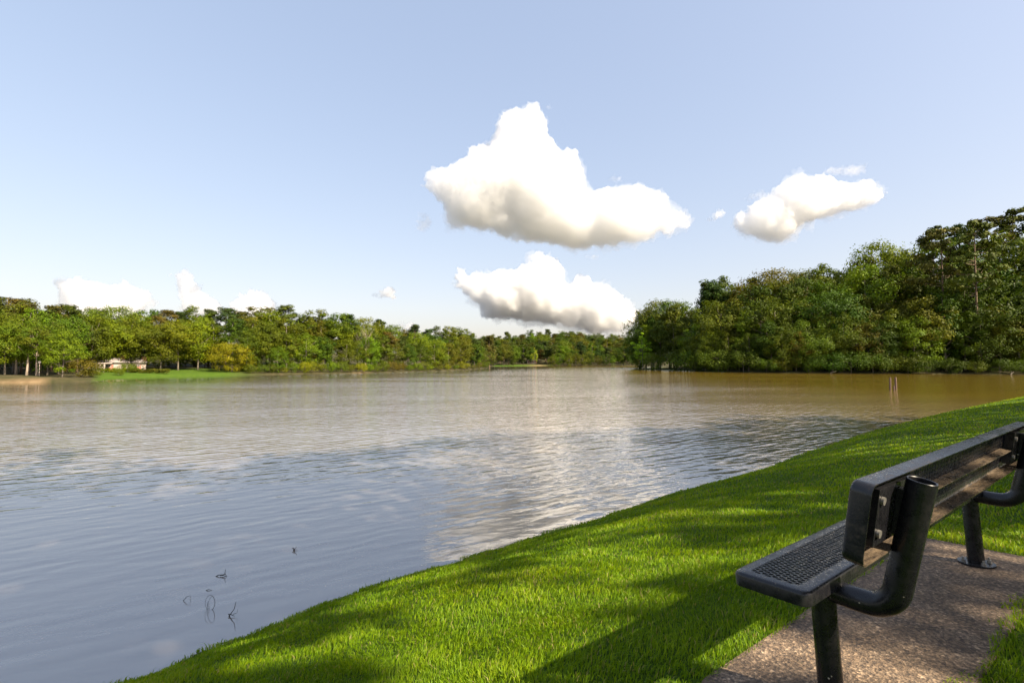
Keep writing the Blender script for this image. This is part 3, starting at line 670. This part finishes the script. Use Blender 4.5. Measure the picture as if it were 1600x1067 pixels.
while px < 1690:
    D = shore_D(px, RSH) + 1.2 + random.uniform(-.4, .5)
    place(px, D, interp(px, RSH) - random.uniform(20, 38), 'bush', pick([('deep', 3), ('mid', 2)]), region='right', row='edge', cat='bush', wscale=.9)
    px += random.uniform(24, 40)
place(1004, shore_D(1004, RSH) + .8, 519, 'young', 'lime', label='young bright lime green tree alone at the tip of the right bank', wscale=1.0)
place(1376, shore_D(1376, RSH) + 30, 376, 'oak', 'bright', label='bright green round-topped tree standing above the right wood', wscale=.8)
place(1118, shore_D(1118, RSH) + 26, 430, 'tall', 'blue', label='dark blue-green tree rising above its neighbours at the near end of the low spit', wscale=.95)
for i, (px, ty, v, dd, lab) in enumerate([(1476, 352, 2, 9, 'tall flat-topped pine with a long bare trunk above the right shore'), (1530, 340, 0, 5, 'tallest slender pine with reddish bare trunk rising from the right shore')]):
    place(px, shore_D(px, RSH) + dd, ty, 'openpine', 'pine', label=lab, variant=v, wscale=.85)

# shade trees on the bank behind the photographer, whose shadows fall over the lawn and the bench
for i, (bx, by) in enumerate([(-1.0, -13.5), (6.4, -7.0), (12.2, -.7), (18.4, 2.2), (23.0, 6.6), (28.0, 10.0)]):
    tree('shade', bx, by, [16, 18.5, 16.5, 16, 15, 14][i], 'mid', label=f"{['first', 'second', 'third', 'fourth', 'fifth', 'sixth', 'seventh', 'eighth'][i]} spreading oak from the left in the row behind the bench", group='oaks in a row behind the bench', rz=[.4, 2.1, 5.2, 5.5, 7.2, 8.9][i], wscale=[1, 1, .92, 1, 1, 1][i], variant=[1, 2, 2, 0, 0, 0][i])

# the gaps in those crowns: leaves cut away along sun rays, shaped to light chosen patches of lawn and bench
def ground_hit(px, py):
    d = ray(px, py); ts = np.linspace(1.2, 40, 4000); Pp = np.stack([d[0] * ts, d[1] * ts], 1); zz = CAM_H + d[2] * ts
    hh = height(Pp); k = int(np.argmax(zz < hh)); return np.array([Pp[k, 0], Pp[k, 1], hh[k]])
GAPS = [(678,902,.16),(734,941,.2),(800,938,.2),(864,936,.26),(950,895,.24),(982,868,.3),(1040,880,.22),(931,981,.22),(890,1000,.2),(734,992,.22),(670,1000,.2),(611,1006,.24),(549,1000,.13),(425,1034,.17),
        (706,1059,.22),(800,1050,.2),(780,1066,.15),(1066,1059,.14),(1000,1066,.12),(1190,992,.10),(1235,1012,.14),(1290,1030,.16),(1350,1050,.15),(1400,1066,.12),(1120,1045,.07),(1545,850,.09),(1575,700,.3),(1390,745,.3),(1180,800,.25),(1240,770,.2)]
hits = [(ground_hit(a, b), r) for a, b, r in GAPS] + [(np.array((BM @ Vector((.12, .17, HS)))[:]), .05), (np.array((BM @ Vector((1.5, -.18, .7)))[:]), .14), (np.array((BM @ Vector((1.95, -.18, .75)))[:]), .14), (np.array((BM @ Vector((.0, -.12, .6)))[:]), .07)]
SD = np.array(sun_dir[:])
for T in [T for T in TREES if T['kind'] == 'shade' and T['region'] == '' and 'behind the bench' in (T['label'] or '')]:
    e, c = T['o'], T['parts'][1]; old = c.data; nv = len(old.vertices); co = np.empty(nv * 3, np.float32); old.vertices.foreach_get('co', co); co = co.reshape(-1, 3)
    shd = np.empty(nv, np.float32); old.attributes['shade'].data.foreach_get('value', shd)
    ca, sa = math.cos(e.rotation_euler.z), math.sin(e.rotation_euler.z); S_ = np.array(e.scale[:]); q = co * S_
    W_ = np.stack([q[:, 0] * ca - q[:, 1] * sa, q[:, 0] * sa + q[:, 1] * ca, q[:, 2]], 1) + np.array(e.location[:])
    ctr = W_.reshape(-1, 4, 3).mean(1); keep = np.ones(len(ctr), bool)
    for g, r in hits:
        v = ctr - g; dd = np.linalg.norm(v - (v @ SD)[:, None] * SD, axis=1); keep &= dd > (.68 * r * rng.uniform(.6, 1.2, len(ctr)) + .09)
    k4 = np.repeat(keep, 4); n_ = int(keep.sum())
    me = np_mesh('crown', co[k4], np.arange(n_ * 4), np.full(n_, 4), False, {'shade': shd[k4]}); me.materials.append(M['leaf']); c.data = me

# labels for the woods: every tree of the rows that can be told apart gets its place in its row
ORD = ['first', 'second', 'third', 'fourth', 'fifth', 'sixth', 'seventh', 'eighth', 'ninth', 'tenth', 'eleventh', 'twelfth', 'thirteenth', 'fourteenth', 'fifteenth', 'sixteenth', 'seventeenth', 'eighteenth', 'nineteenth', 'twentieth']
CW = {'mid': 'mid green', 'deep': 'dark green', 'bright': 'bright green', 'yellow': 'yellow-green', 'olive': 'olive green', 'pine': 'green', 'rust': 'brownish', 'blue': 'blue-green', 'lime': 'lime green'}
KW = {'oak': 'round tree', 'tall': 'upright tree', 'skirt': 'leafy tree', 'pine': 'pine', 'openpine': 'open-crowned pine', 'bush': 'bush'}
PL = {'left': "left shore wood", 'right': "right shore wood", 'far': "far hill"}
RW = {'back': 'skyline', 'middle': 'middle rank', 'lower': 'lower rank', 'front': 'front rank', 'grove': 'behind the sandy bank', 'understorey': 'low beneath the tall crowns', 'edge': 'at the waterline', 'waterline': 'at the waterline', 'lower slope': 'lower slope', 'middle slope': 'middle slope', 'upper slope': 'upper slope', 'crest': 'crest'}
ORD += ['twenty-' + o for o in ORD[:9]]
groups = {}
for T in TREES:
    if T['label']: tag(T['o'], T['label'], T['cat']); continue
    groups.setdefault((T['region'], T['row'], T['kind'], T['color']), []).append(T)
for (reg, row, kind, color), lst in groups.items():
    lst.sort(key=lambda T: T['px'])
    for i, T in enumerate(lst):
        n_ = f"{CW[color]} {KW[kind]}"
        base = f"{n_}, {RW[row]}, {PL[reg]}" if len(lst) == 1 else f"{ORD[i]} {n_} from the left, {RW[row]}, {PL[reg]}"
        tag(T['o'], base, T['cat'], f"{'bushes' if kind == 'bush' else 'trees'} {RW[row]} {PL[reg]}")

# ------------------------------------------------------------------ dead tree, pilings, drift twigs, fallen logs
def bare_tree(px, D, top_y, lab):
    p = at(px, HZ, D); g = gz(p.x, p.y); h = CAM_H + (HZ - top_y) * D / F_PX - g
    e = empty('bare_tree', (p.x, p.y, g)); tag(e, lab, 'tree'); mb = MB(); mb.tube([(0, 0, -.2), (.1, 0, h * .5), (0, .1, h)], [.15, .09, .02], 8); mb.build('trunk', M['deadwood'], e)
    mb = MB(); r = random.Random(3)
    for i in range(16):
        z = h * r.uniform(.35, .95); a = r.random() * 6.28; l = (h - z) * .5 + .8
        mb.tube([(0, 0, z), (l * .5 * math.cos(a), l * .5 * math.sin(a), z + l * .5), (l * .8 * math.cos(a), l * .8 * math.sin(a), z + l * 1.1)], [.035, .022, .008], 5)
    mb.build('branches', M['deadwood'], e)
bare_tree(571, shore_D(571, LSH) + 8.0, 514, 'bare reddish dead tree among the green trees of the left shore')

for px, ty, by, r, lab in [(1391, 590, 609, .085, 'left of the two upright wooden pilings in the lake, slightly leaning'), (1400, 589.5, 608.5, .095, 'right of the two upright wooden pilings in the lake, the taller one'), (1397, 603, 609.5, .06, 'short stub of a piling between the two tall ones in the lake')]:
    q_ = on_water(px, by); D = q_[1]; h = (by - ty) * D / F_PX
    mb = MB(); lean = .03 if px < 1395 else -.01
    mb.tube([(0, 0, -.8), (0, 0, 0), (lean * .5, 0, h * .5), (lean, 0, h * .97), (lean, 0, h)], [r * 1.05, r, r * .97, r * .9, r * .75], 12)
    o = mb.build('piling', M['post'], None); o.location = (q_[0], q_[1], 0); tag(o, lab, 'piling', 'old pilings standing in the lake')

def twig(px, py, curves, lab):
    q_ = on_water(px, py); mb = MB()
    for pts, r in curves: 
        k = len(pts); mb.tube([(a * 1, .0 + b, c) for a, b, c in pts], [r * (1 - .6 * i / (k - 1)) for i in range(k)], 6)
    o = mb.build('drift_twig', M['darkwood'], None); o.location = (q_[0], q_[1], 0); tag(o, lab, 'twig', 'twigs sticking out of the water')
twig(460, 860, [([(-.03, 0, -.02), (0, 0, .02), (.03, .01, .055)], .007), ([(-.04, .02, .03), (0, 0, .015), (.045, 0, .01)], .006), ([(-.01, 0, 0), (-.02, .01, .045)], .006), ([(0, 0, -.01), (.01, -.02, .035)], .008)], 'small dark star-shaped twig snag farthest out in the water')
twig(347, 900, [([(-.09, 0, -.01), (-.05, 0, .015), (.0, .0, .02), (.05, 0, .0)], .007), ([(.0, 0, .01), (.03, .01, .03), (.035, .01, .085)], .006), ([(-.02, 0, .01), (.04, 0, .03), (.07, 0, -.01)], .006), ([(-.09, 0, .0), (-.08, .01, -.02)], .005)], 'forked dark twig floating behind the wire-thin loops')
twig(293, 938, [([(-.05, 0, .0), (-.01, 0, .045), (.03, .0, .06), (.035, 0, .0)], .0035), ([(-.05, 0, .0), (.0, -.01, -.01), (.035, 0, .0)], .003)], 'thin triangular twig loop, leftmost in the water')
twig(328, 952, [([(.055 * math.sin(a), 0, .075 - .085 * math.cos(a)) for a in np.linspace(.3, 5.9, 14)], .003), ([(-.04, .01, -.02), (-.035, .01, .06), (.0, .0, .13), (.03, 0, .155)], .003), ([(-.01, 0, 0), (-.02, .01, .07)], .003)], 'thin upright round twig loop near the grass edge')
twig(361, 962, [([(-.03, 0, -.01), (.0, 0, .03), (.035, 0, .08), (.05, 0, .155)], .006), ([(-.03, 0, .02), (.01, -.01, .02), (.05, -.02, .01)], .005), ([(.02, 0, .02), (.06, .01, .03), (.065, .01, .07)], .003)], 'slanting bare twig rising right of the round loop')
twig(326, 922, [([(-.03, 0, 0), (0, 0, .012), (.04, 0, 0)], .005)], 'sliver of bark floating between the loops and the forked twig')

def log(px, D, z, l, rz, tilt, lab):
    p = at(px, HZ, D); e = MB(); e.tube([(0, 0, 0), (l * .4, .1, l * .04), (l * .75, -.1, l * .1), (l, .1, l * .07)], [.22, .18, .12, .05], 8)
    e.tube([(l * .45, 0, l * .05), (l * .6, .3, l * .2), (l * .66, .4, l * .32)], [.09, .06, .02], 6); e.tube([(l * .7, 0, l * .09), (l * .82, -.3, l * .2)], [.07, .02], 6)
    o = e.build('fallen_log', M['bark'], None); o.scale = (.6, .6, .6); o.location = (p.x, p.y, z); o.rotation_euler = (0, -tilt, rz); tag(o, lab, 'log', 'pale fallen wood on the right shore')
log(1297, shore_D(1297, RSH) - .6, .1, 3.6, .3, .12, 'pale fallen branch at the dark waterline of the right wood')
log(1578, shore_D(1578, RSH) - .6, .0, 3.6, .5, .2, 'pale arched fallen log at the right end of the far bank')

# ------------------------------------------------------------------ buildings and lamp on the far shores
def simple(name, c, rough=.7, nscale=8, amp=.15):
    m, t, p, o = mat(name); tc = N(t, 'ShaderNodeTexCoord'); n = noise_n(t, nscale, 3, .6, tc.outputs['Object'])
    r = ramp(t, n.outputs[0], [(.3, tuple(x * (1 - amp) for x in c)), (.7, tuple(min(1, x * (1 + amp)) for x in c))]); L(t, r.outputs[0], p.inputs['Base Color']); p.inputs['Roughness'].default_value = rough; return m
M['white'] = simple('white_paint', (.55, .46, .41)); M['roof'] = simple('grey_shingles', (.32, .28, .27)); M['pink'] = simple('brick_pink', (.5, .22, .17)); M['glass'] = simple('window_glass', (.03, .04, .05), .1)
M['cream'] = simple('cream_siding', (.6, .5, .4)); M['brown_roof'] = simple('brown_shingles', (.3, .22, .18)); M['redearth'] = simple('brick_red', (.42, .17, .1))
def house(px, D, w, dp, hw, hr, label, wall, roof, rz=0, porch=True, z=None):
    p = at(px, HZ, D); g = (gz(p.x, p.y) if z is None else z) - .1
    e = empty('cottage', (p.x, p.y, g), rz); tag(e, label, 'house')
    mb = MB(); mb.box((-w/2, 0, 0), (w/2, dp, hw)); mb.build('wall', wall, e, smooth=False)
    ov = .35; r = MB(); a, b = w/2 + ov, dp + ov
    r.add([(-a, -ov, hw+.003), (a, -ov, hw+.003), (a, b, hw+.003), (-a, b, hw+.003), (-a*.45, dp/2, hw+hr), (a*.45, dp/2, hw+hr)], [(0,1,5,4), (1,2,5), (2,3,4,5), (3,0,4), (3,2,1,0)]); rf = r.build('roof', roof, e, smooth=False)
    mb = MB(); mb.box((w*.2, dp*.6, hw+hr*.45), (w*.2+.6, dp*.6+.6, hw+hr+.5)); mb.build('chimney', M['pink'], rf, smooth=False)
    for k in range(3):
        x = -w/2 + w*(k+.5)/3 - (w*.12); mb = MB(); mb.box((x-.5, -.05, .9), (x+.5, -.003, hw-.35)); wi = mb.build('window', M['white'], e, smooth=False)
        mb = MB(); mb.box((x-.4, -.06, 1.0), (x-.04, -.052, hw-.45)); mb.box((x+.04, -.06, 1.0), (x+.4, -.052, hw-.45)); mb.build('pane', M['glass'], wi, smooth=False)
    mb = MB(); mb.box((w*.38-.45, -.04, .1), (w*.38+.45, -.003, hw-.4)); mb.build('door', M['pink'], e, smooth=False)
    if porch:
        mb = MB()
        for k in range(5): x = -w/2+.1 + (w-.2)*k/4; mb.box((x-.08, -2.2, 0), (x+.08, -2.04, hw-.2))
        mb.box((-w/2, -2.3, hw-.2), (w/2, -.1, hw-.05)); mb.build('porch', M['white'], e, smooth=False)
        mb = MB(); k = 0
        x = -w/2 + .3
        while x < w/2 - .3: mb.box((x, -2.19, .12), (x + .12, -2.13, .95)); x += .24
        mb.box((-w/2, -2.2, .95), (w/2, -2.1, 1.03)); mb.build('railing', M['white'], e, smooth=False)
    return e
house(164, 92, 3.0, 5, 1.8, .9, 'white cottage with grey roof and railed porch behind trees on the left shore', M['white'], M['roof'], rz=.1)
house(213, 97, 1.3, 2, 1.7, .7, 'small white outbuilding right of the cottage on the left shore', M['white'], M['roof'], rz=.1, porch=False)
house(831, 350, 6.5, 6, 2.4, 1.3, 'small red-walled house with pale porch in the clearing on the far shore', M['redearth'], M['roof'], rz=-.1, porch=True)
# hedges on the cottage lawn
for px, D, l, col, lab in [(176, 89, 4.6, 'yellow', 'clipped yellow-green hedge below the cottage'), (235, 90.5, 7, 'olive', 'long low hedge on the lawn right of the cottage'), (205, 93, 3, 'mid', 'short dark hedge behind the low shrub by the cottage')]:
    p = at(px, HZ, D); g = gz(p.x, p.y); k = int(l * 12)
    cs = np.stack([np.linspace(-l/2, l/2, k), rng.normal(0, .12, k), rng.uniform(.2, .75, k)], 1)
    o = link('hedge', leaves(cs, np.full(k, .3), 40, .09, .8), M['leaf']); o.location = (p.x, p.y, g); o.color = (*COLS[col], 1); tag(o, lab, 'hedge')
# lamp post on the sandy bank
p = at(62, HZ, 68.5); g = gz(p.x, p.y); e = empty('lamp_post', (p.x, p.y, g)); tag(e, 'slim pale lamp post with a white globe on the sandy bank', 'lamp post')
mb = MB(); mb.tube([(0, 0, 0), (0, 0, 1.75)], .045, 10); mb.build('post', M['cream'], e)
mb = MB(); prof = [(.02, 1.72), (.09, 1.76), (.16, 1.86), (.17, 1.95), (.13, 2.06), (.03, 2.12)]
mb.loops([[(r * math.cos(2*math.pi*k/14), r * math.sin(2*math.pi*k/14), z) for k in range(14)] for r, z in prof]); mb.build('globe', M['white'], e)
# ------------------------------------------------------------------ clouds
def cloud_mat(dens=.026, al=(.989, .989, .99)):
    m, t, p, out = mat('cloud'); t.nodes.remove(p)
    v = N(t, 'ShaderNodeVolumeScatter', Density=dens, Anisotropy=.5); v.inputs['Color'].default_value = (*al, 1); L(t, v.outputs[0], out.inputs['Volume']); return m
    d = N(t, 'ShaderNodeBsdfDiffuse'); d.inputs['Color'].default_value = (.93, .93, .93, 1); tr = N(t, 'ShaderNodeBsdfTranslucent'); tr.inputs['Color'].default_value = (.95, .94, .93, 1)
    ms = N(t, 'ShaderNodeMixShader'); ms.inputs[0].default_value = .4; L(t, d.outputs[0], ms.inputs[1]); L(t, tr.outputs[0], ms.inputs[2]); L(t, ms.outputs[0], out.inputs['Surface']); return m
M['cloud'] = cloud_mat(); M['wisp'] = cloud_mat(.004); M['scrap'] = cloud_mat(.009); M['low'] = cloud_mat(.015, (.95, .94, .93))
def pt_in(poly, x, y):
    c = False; n = len(poly)
    for i in range(n):
        (x0, y0), (x1, y1) = poly[i], poly[(i + 1) % n]
        if (y0 > y) != (y1 > y) and x < (x1 - x0) * (y - y0) / (y1 - y0) + x0: c = not c
    return c
def edge_d(poly, x, y):
    b = 1e9; n = len(poly)
    for i in range(n):
        a = Vector(poly[i]); c = Vector(poly[(i + 1) % n]); ab = c - a; t = max(0, min(1, (Vector((x, y)) - a).dot(ab) / max(1e-9, ab.length_squared))); b = min(b, ((Vector((x, y)) - (a + ab * t)).length))
    return b
ICO = None
def ico():
    global ICO
    if ICO is None:
        bm = bmesh.new(); bmesh.ops.create_icosphere(bm, subdivisions=2, radius=1); ICO = (np.array([v.co[:] for v in bm.verts]), np.array([[v.index for v in f.verts] for f in bm.faces])); bm.free()
    return ICO
def cloud(poly, D, label, seed, n=220, voxel=None, thick=.3, amp=1.0, m=None):
    r = random.Random(seed); s = D / F_PX; xs = [a for a, _ in poly]; ys = [b for _, b in poly]; balls = []
    c = at((min(xs) + max(xs)) / 2, (min(ys) + max(ys)) / 2, D); tries = 0
    while len(balls) < n and tries < 20000:
        tries += 1; x, y = r.uniform(min(xs), max(xs)), r.uniform(min(ys), max(ys))
        if not pt_in(poly, x, y): continue
        e = edge_d(poly, x, y)
        if e < 1.5: continue
        rad = min(e * r.uniform(.8, 1.05), r.uniform(5, 46)); dep = max(e - rad * .5, 0) * thick * r.uniform(-1.3, 1)
        balls.append((x, y, dep, rad + 2.2))
    ob = puff_mesh('cloud', balls, 1.0, m or M['cloud'], c, D, s, voxel or max(1.0, (max(xs) - min(xs)) / 260), amp)
    if m is None and n > 60:
        y_mid = sum(b[1] for b in balls) / len(balls)
        low = [(x + r.uniform(-6, 6), y + r.uniform(-2, 6), d, rad * 1.12 + 3) for (x, y, d, rad) in balls if r.random() < (.5 if y > y_mid else .18)]
        fr = puff_mesh('soft_edge', low, 1.0, M['wisp'], c, D, s, max(1.4, (max(xs) - min(xs)) / 160), amp * 1.5); fr.parent = ob; fr.location = (0, 0, 0)
    tag(ob, label, 'cloud', 'cumulus clouds over the lake'); return ob
def puff_mesh(name, balls, k_, m, c, D, s, vx, amp):
    V, Fc = ico(); VV = []; FF = []; o = 0
    for (x, y, dep, rad) in balls:
        p = at(x, y, D); q = V * rad * s + np.array([p.x - c.x, p.y - c.y + dep * s, p.z - c.z]); VV.append(q); FF.append(Fc + o); o += len(V)
    me = np_mesh(name, np.concatenate(VV), np.concatenate(FF).ravel(), np.full(sum(len(f) for f in FF), 3))
    ob = link(name, me, m); ob.location = c
    md = ob.modifiers.new('remesh', 'REMESH'); md.mode = 'VOXEL'; md.voxel_size = vx * s; md.use_smooth_shade = True
    for sz, st in ((30, 17), (13, 12.5), (5.5, 6.5)):
        sz_, st_ = sz * s * amp, st * s * amp
        tx = bpy.data.textures.new('puff', 'CLOUDS'); tx.noise_scale = sz_; tx.noise_depth = 3; tx.noise_basis = 'VORONOI_F1' if sz < 20 else 'ORIGINAL_PERLIN'
        dm = ob.modifiers.new('puff', 'DISPLACE'); dm.texture = tx; dm.texture_coords = 'LOCAL'; dm.strength = -st_ if sz < 20 else st_; dm.mid_level = .35 if sz < 20 else .5
    return ob
cloud([(655,290),(668,262),(690,258),(700,250),(722,252),(735,232),(745,225),(760,225),(763,205),(775,195),(785,172),(810,165),(832,156),(842,165),(860,165),(858,185),(855,210),(872,228),(905,237),(915,260),(918,290),(925,298),(960,292),(985,290),(1000,288),(1035,300),(1050,312),(1045,325),(1085,335),(1080,355),(1030,372),(980,385),(900,390),(850,380),(800,378),(760,362),(700,358),(690,320),(675,305)], 2600, 'huge white towering cumulus cloud high above the middle of the lake', 1, 420)
cloud([(708,430),(714,413),(724,416),(734,430),(748,422),(765,424),(785,416),(805,420),(822,408),(826,388),(848,395),(870,402),(882,425),(888,440),(898,424),(912,428),(930,440),(950,450),(968,462),(985,478),(1000,490),(990,510),(975,522),(930,522),(880,510),(810,502),(750,498),(748,480),(715,455)], 4800, 'wide cream-white cumulus bank low over the far hill', 2, 320)
cloud([(1142,345),(1150,330),(1165,330),(1175,315),(1200,305),(1215,290),(1230,275),(1250,265),(1262,278),(1285,272),(1305,280),(1330,285),(1350,276),(1368,290),(1395,308),(1360,322),(1320,335),(1270,345),(1250,355),(1235,372),(1215,382),(1180,372),(1150,362)], 3000, 'white ragged cumulus on the right above the right wood', 3, 240)
cloud([(1284,268),(1300,260),(1330,256),(1357,254),(1355,270),(1320,276),(1295,276)], 3100, 'small flat cloud wisp just above the right cumulus', 4, 50, thick=.6, m=M['scrap'])
cloud([(82,440),(92,428),(112,434),(130,430),(145,440),(165,444),(195,436),(215,450),(240,460),(246,475),(215,500),(150,520),(100,500),(90,460)], 4200, 'pale cumulus at the far left low behind the trees', 5, 160, m=M['low'])
cloud([(262,428),(275,424),(298,422),(305,438),(318,444),(318,458),(345,470),(352,486),(345,500),(285,500),(280,470),(275,440)], 4300, 'small stepped cumulus rising behind the left trees', 6, 110, m=M['low'])
cloud([(355,478),(372,465),(390,452),(405,449),(425,458),(437,475),(436,510),(355,510)], 4400, 'rounded cumulus dome right of the stepped one behind the left trees', 7, 90, m=M['low'])
cloud([(576,462),(590,455),(602,446),(612,443),(620,452),(618,464),(590,467)], 3800, 'tiny lone cloud puff between the left trees and the big cloud', 8, 40)
cloud([(611,512),(616,498),(632,503),(650,499),(655,515),(630,520)], 4600, 'tiny cloud puff just above the left tree line', 9, 35)
cloud([(1103,345),(1112,335),(1122,322),(1132,325),(1130,336),(1115,348)], 3000, 'very small torn cloud left of the right cumulus', 10, 25)
cloud([(645,345),(655,332),(668,330),(678,340),(672,356),(655,366),(646,360)], 2600, 'faint torn scrap of cloud at the lower left of the huge cumulus', 11, 26, m=M['scrap'])
cloud([(945,277),(955,271),(970,276),(982,281),(975,287),(955,285)], 2700, 'tiny faint cloud scrap right of the tower of the huge cumulus', 12, 18, m=M['scrap'])
cloud([(903,402),(918,396),(940,400),(943,404),(920,406)], 2900, 'faint flat cloud streak between the two big cumulus clouds', 13, 14, m=M['scrap'])
cloud([(1158,312),(1172,302),(1188,293),(1202,296),(1190,306),(1170,317)], 3000, 'faint slanting cloud scrap at the upper left of the right cumulus', 14, 22, m=M['scrap'])
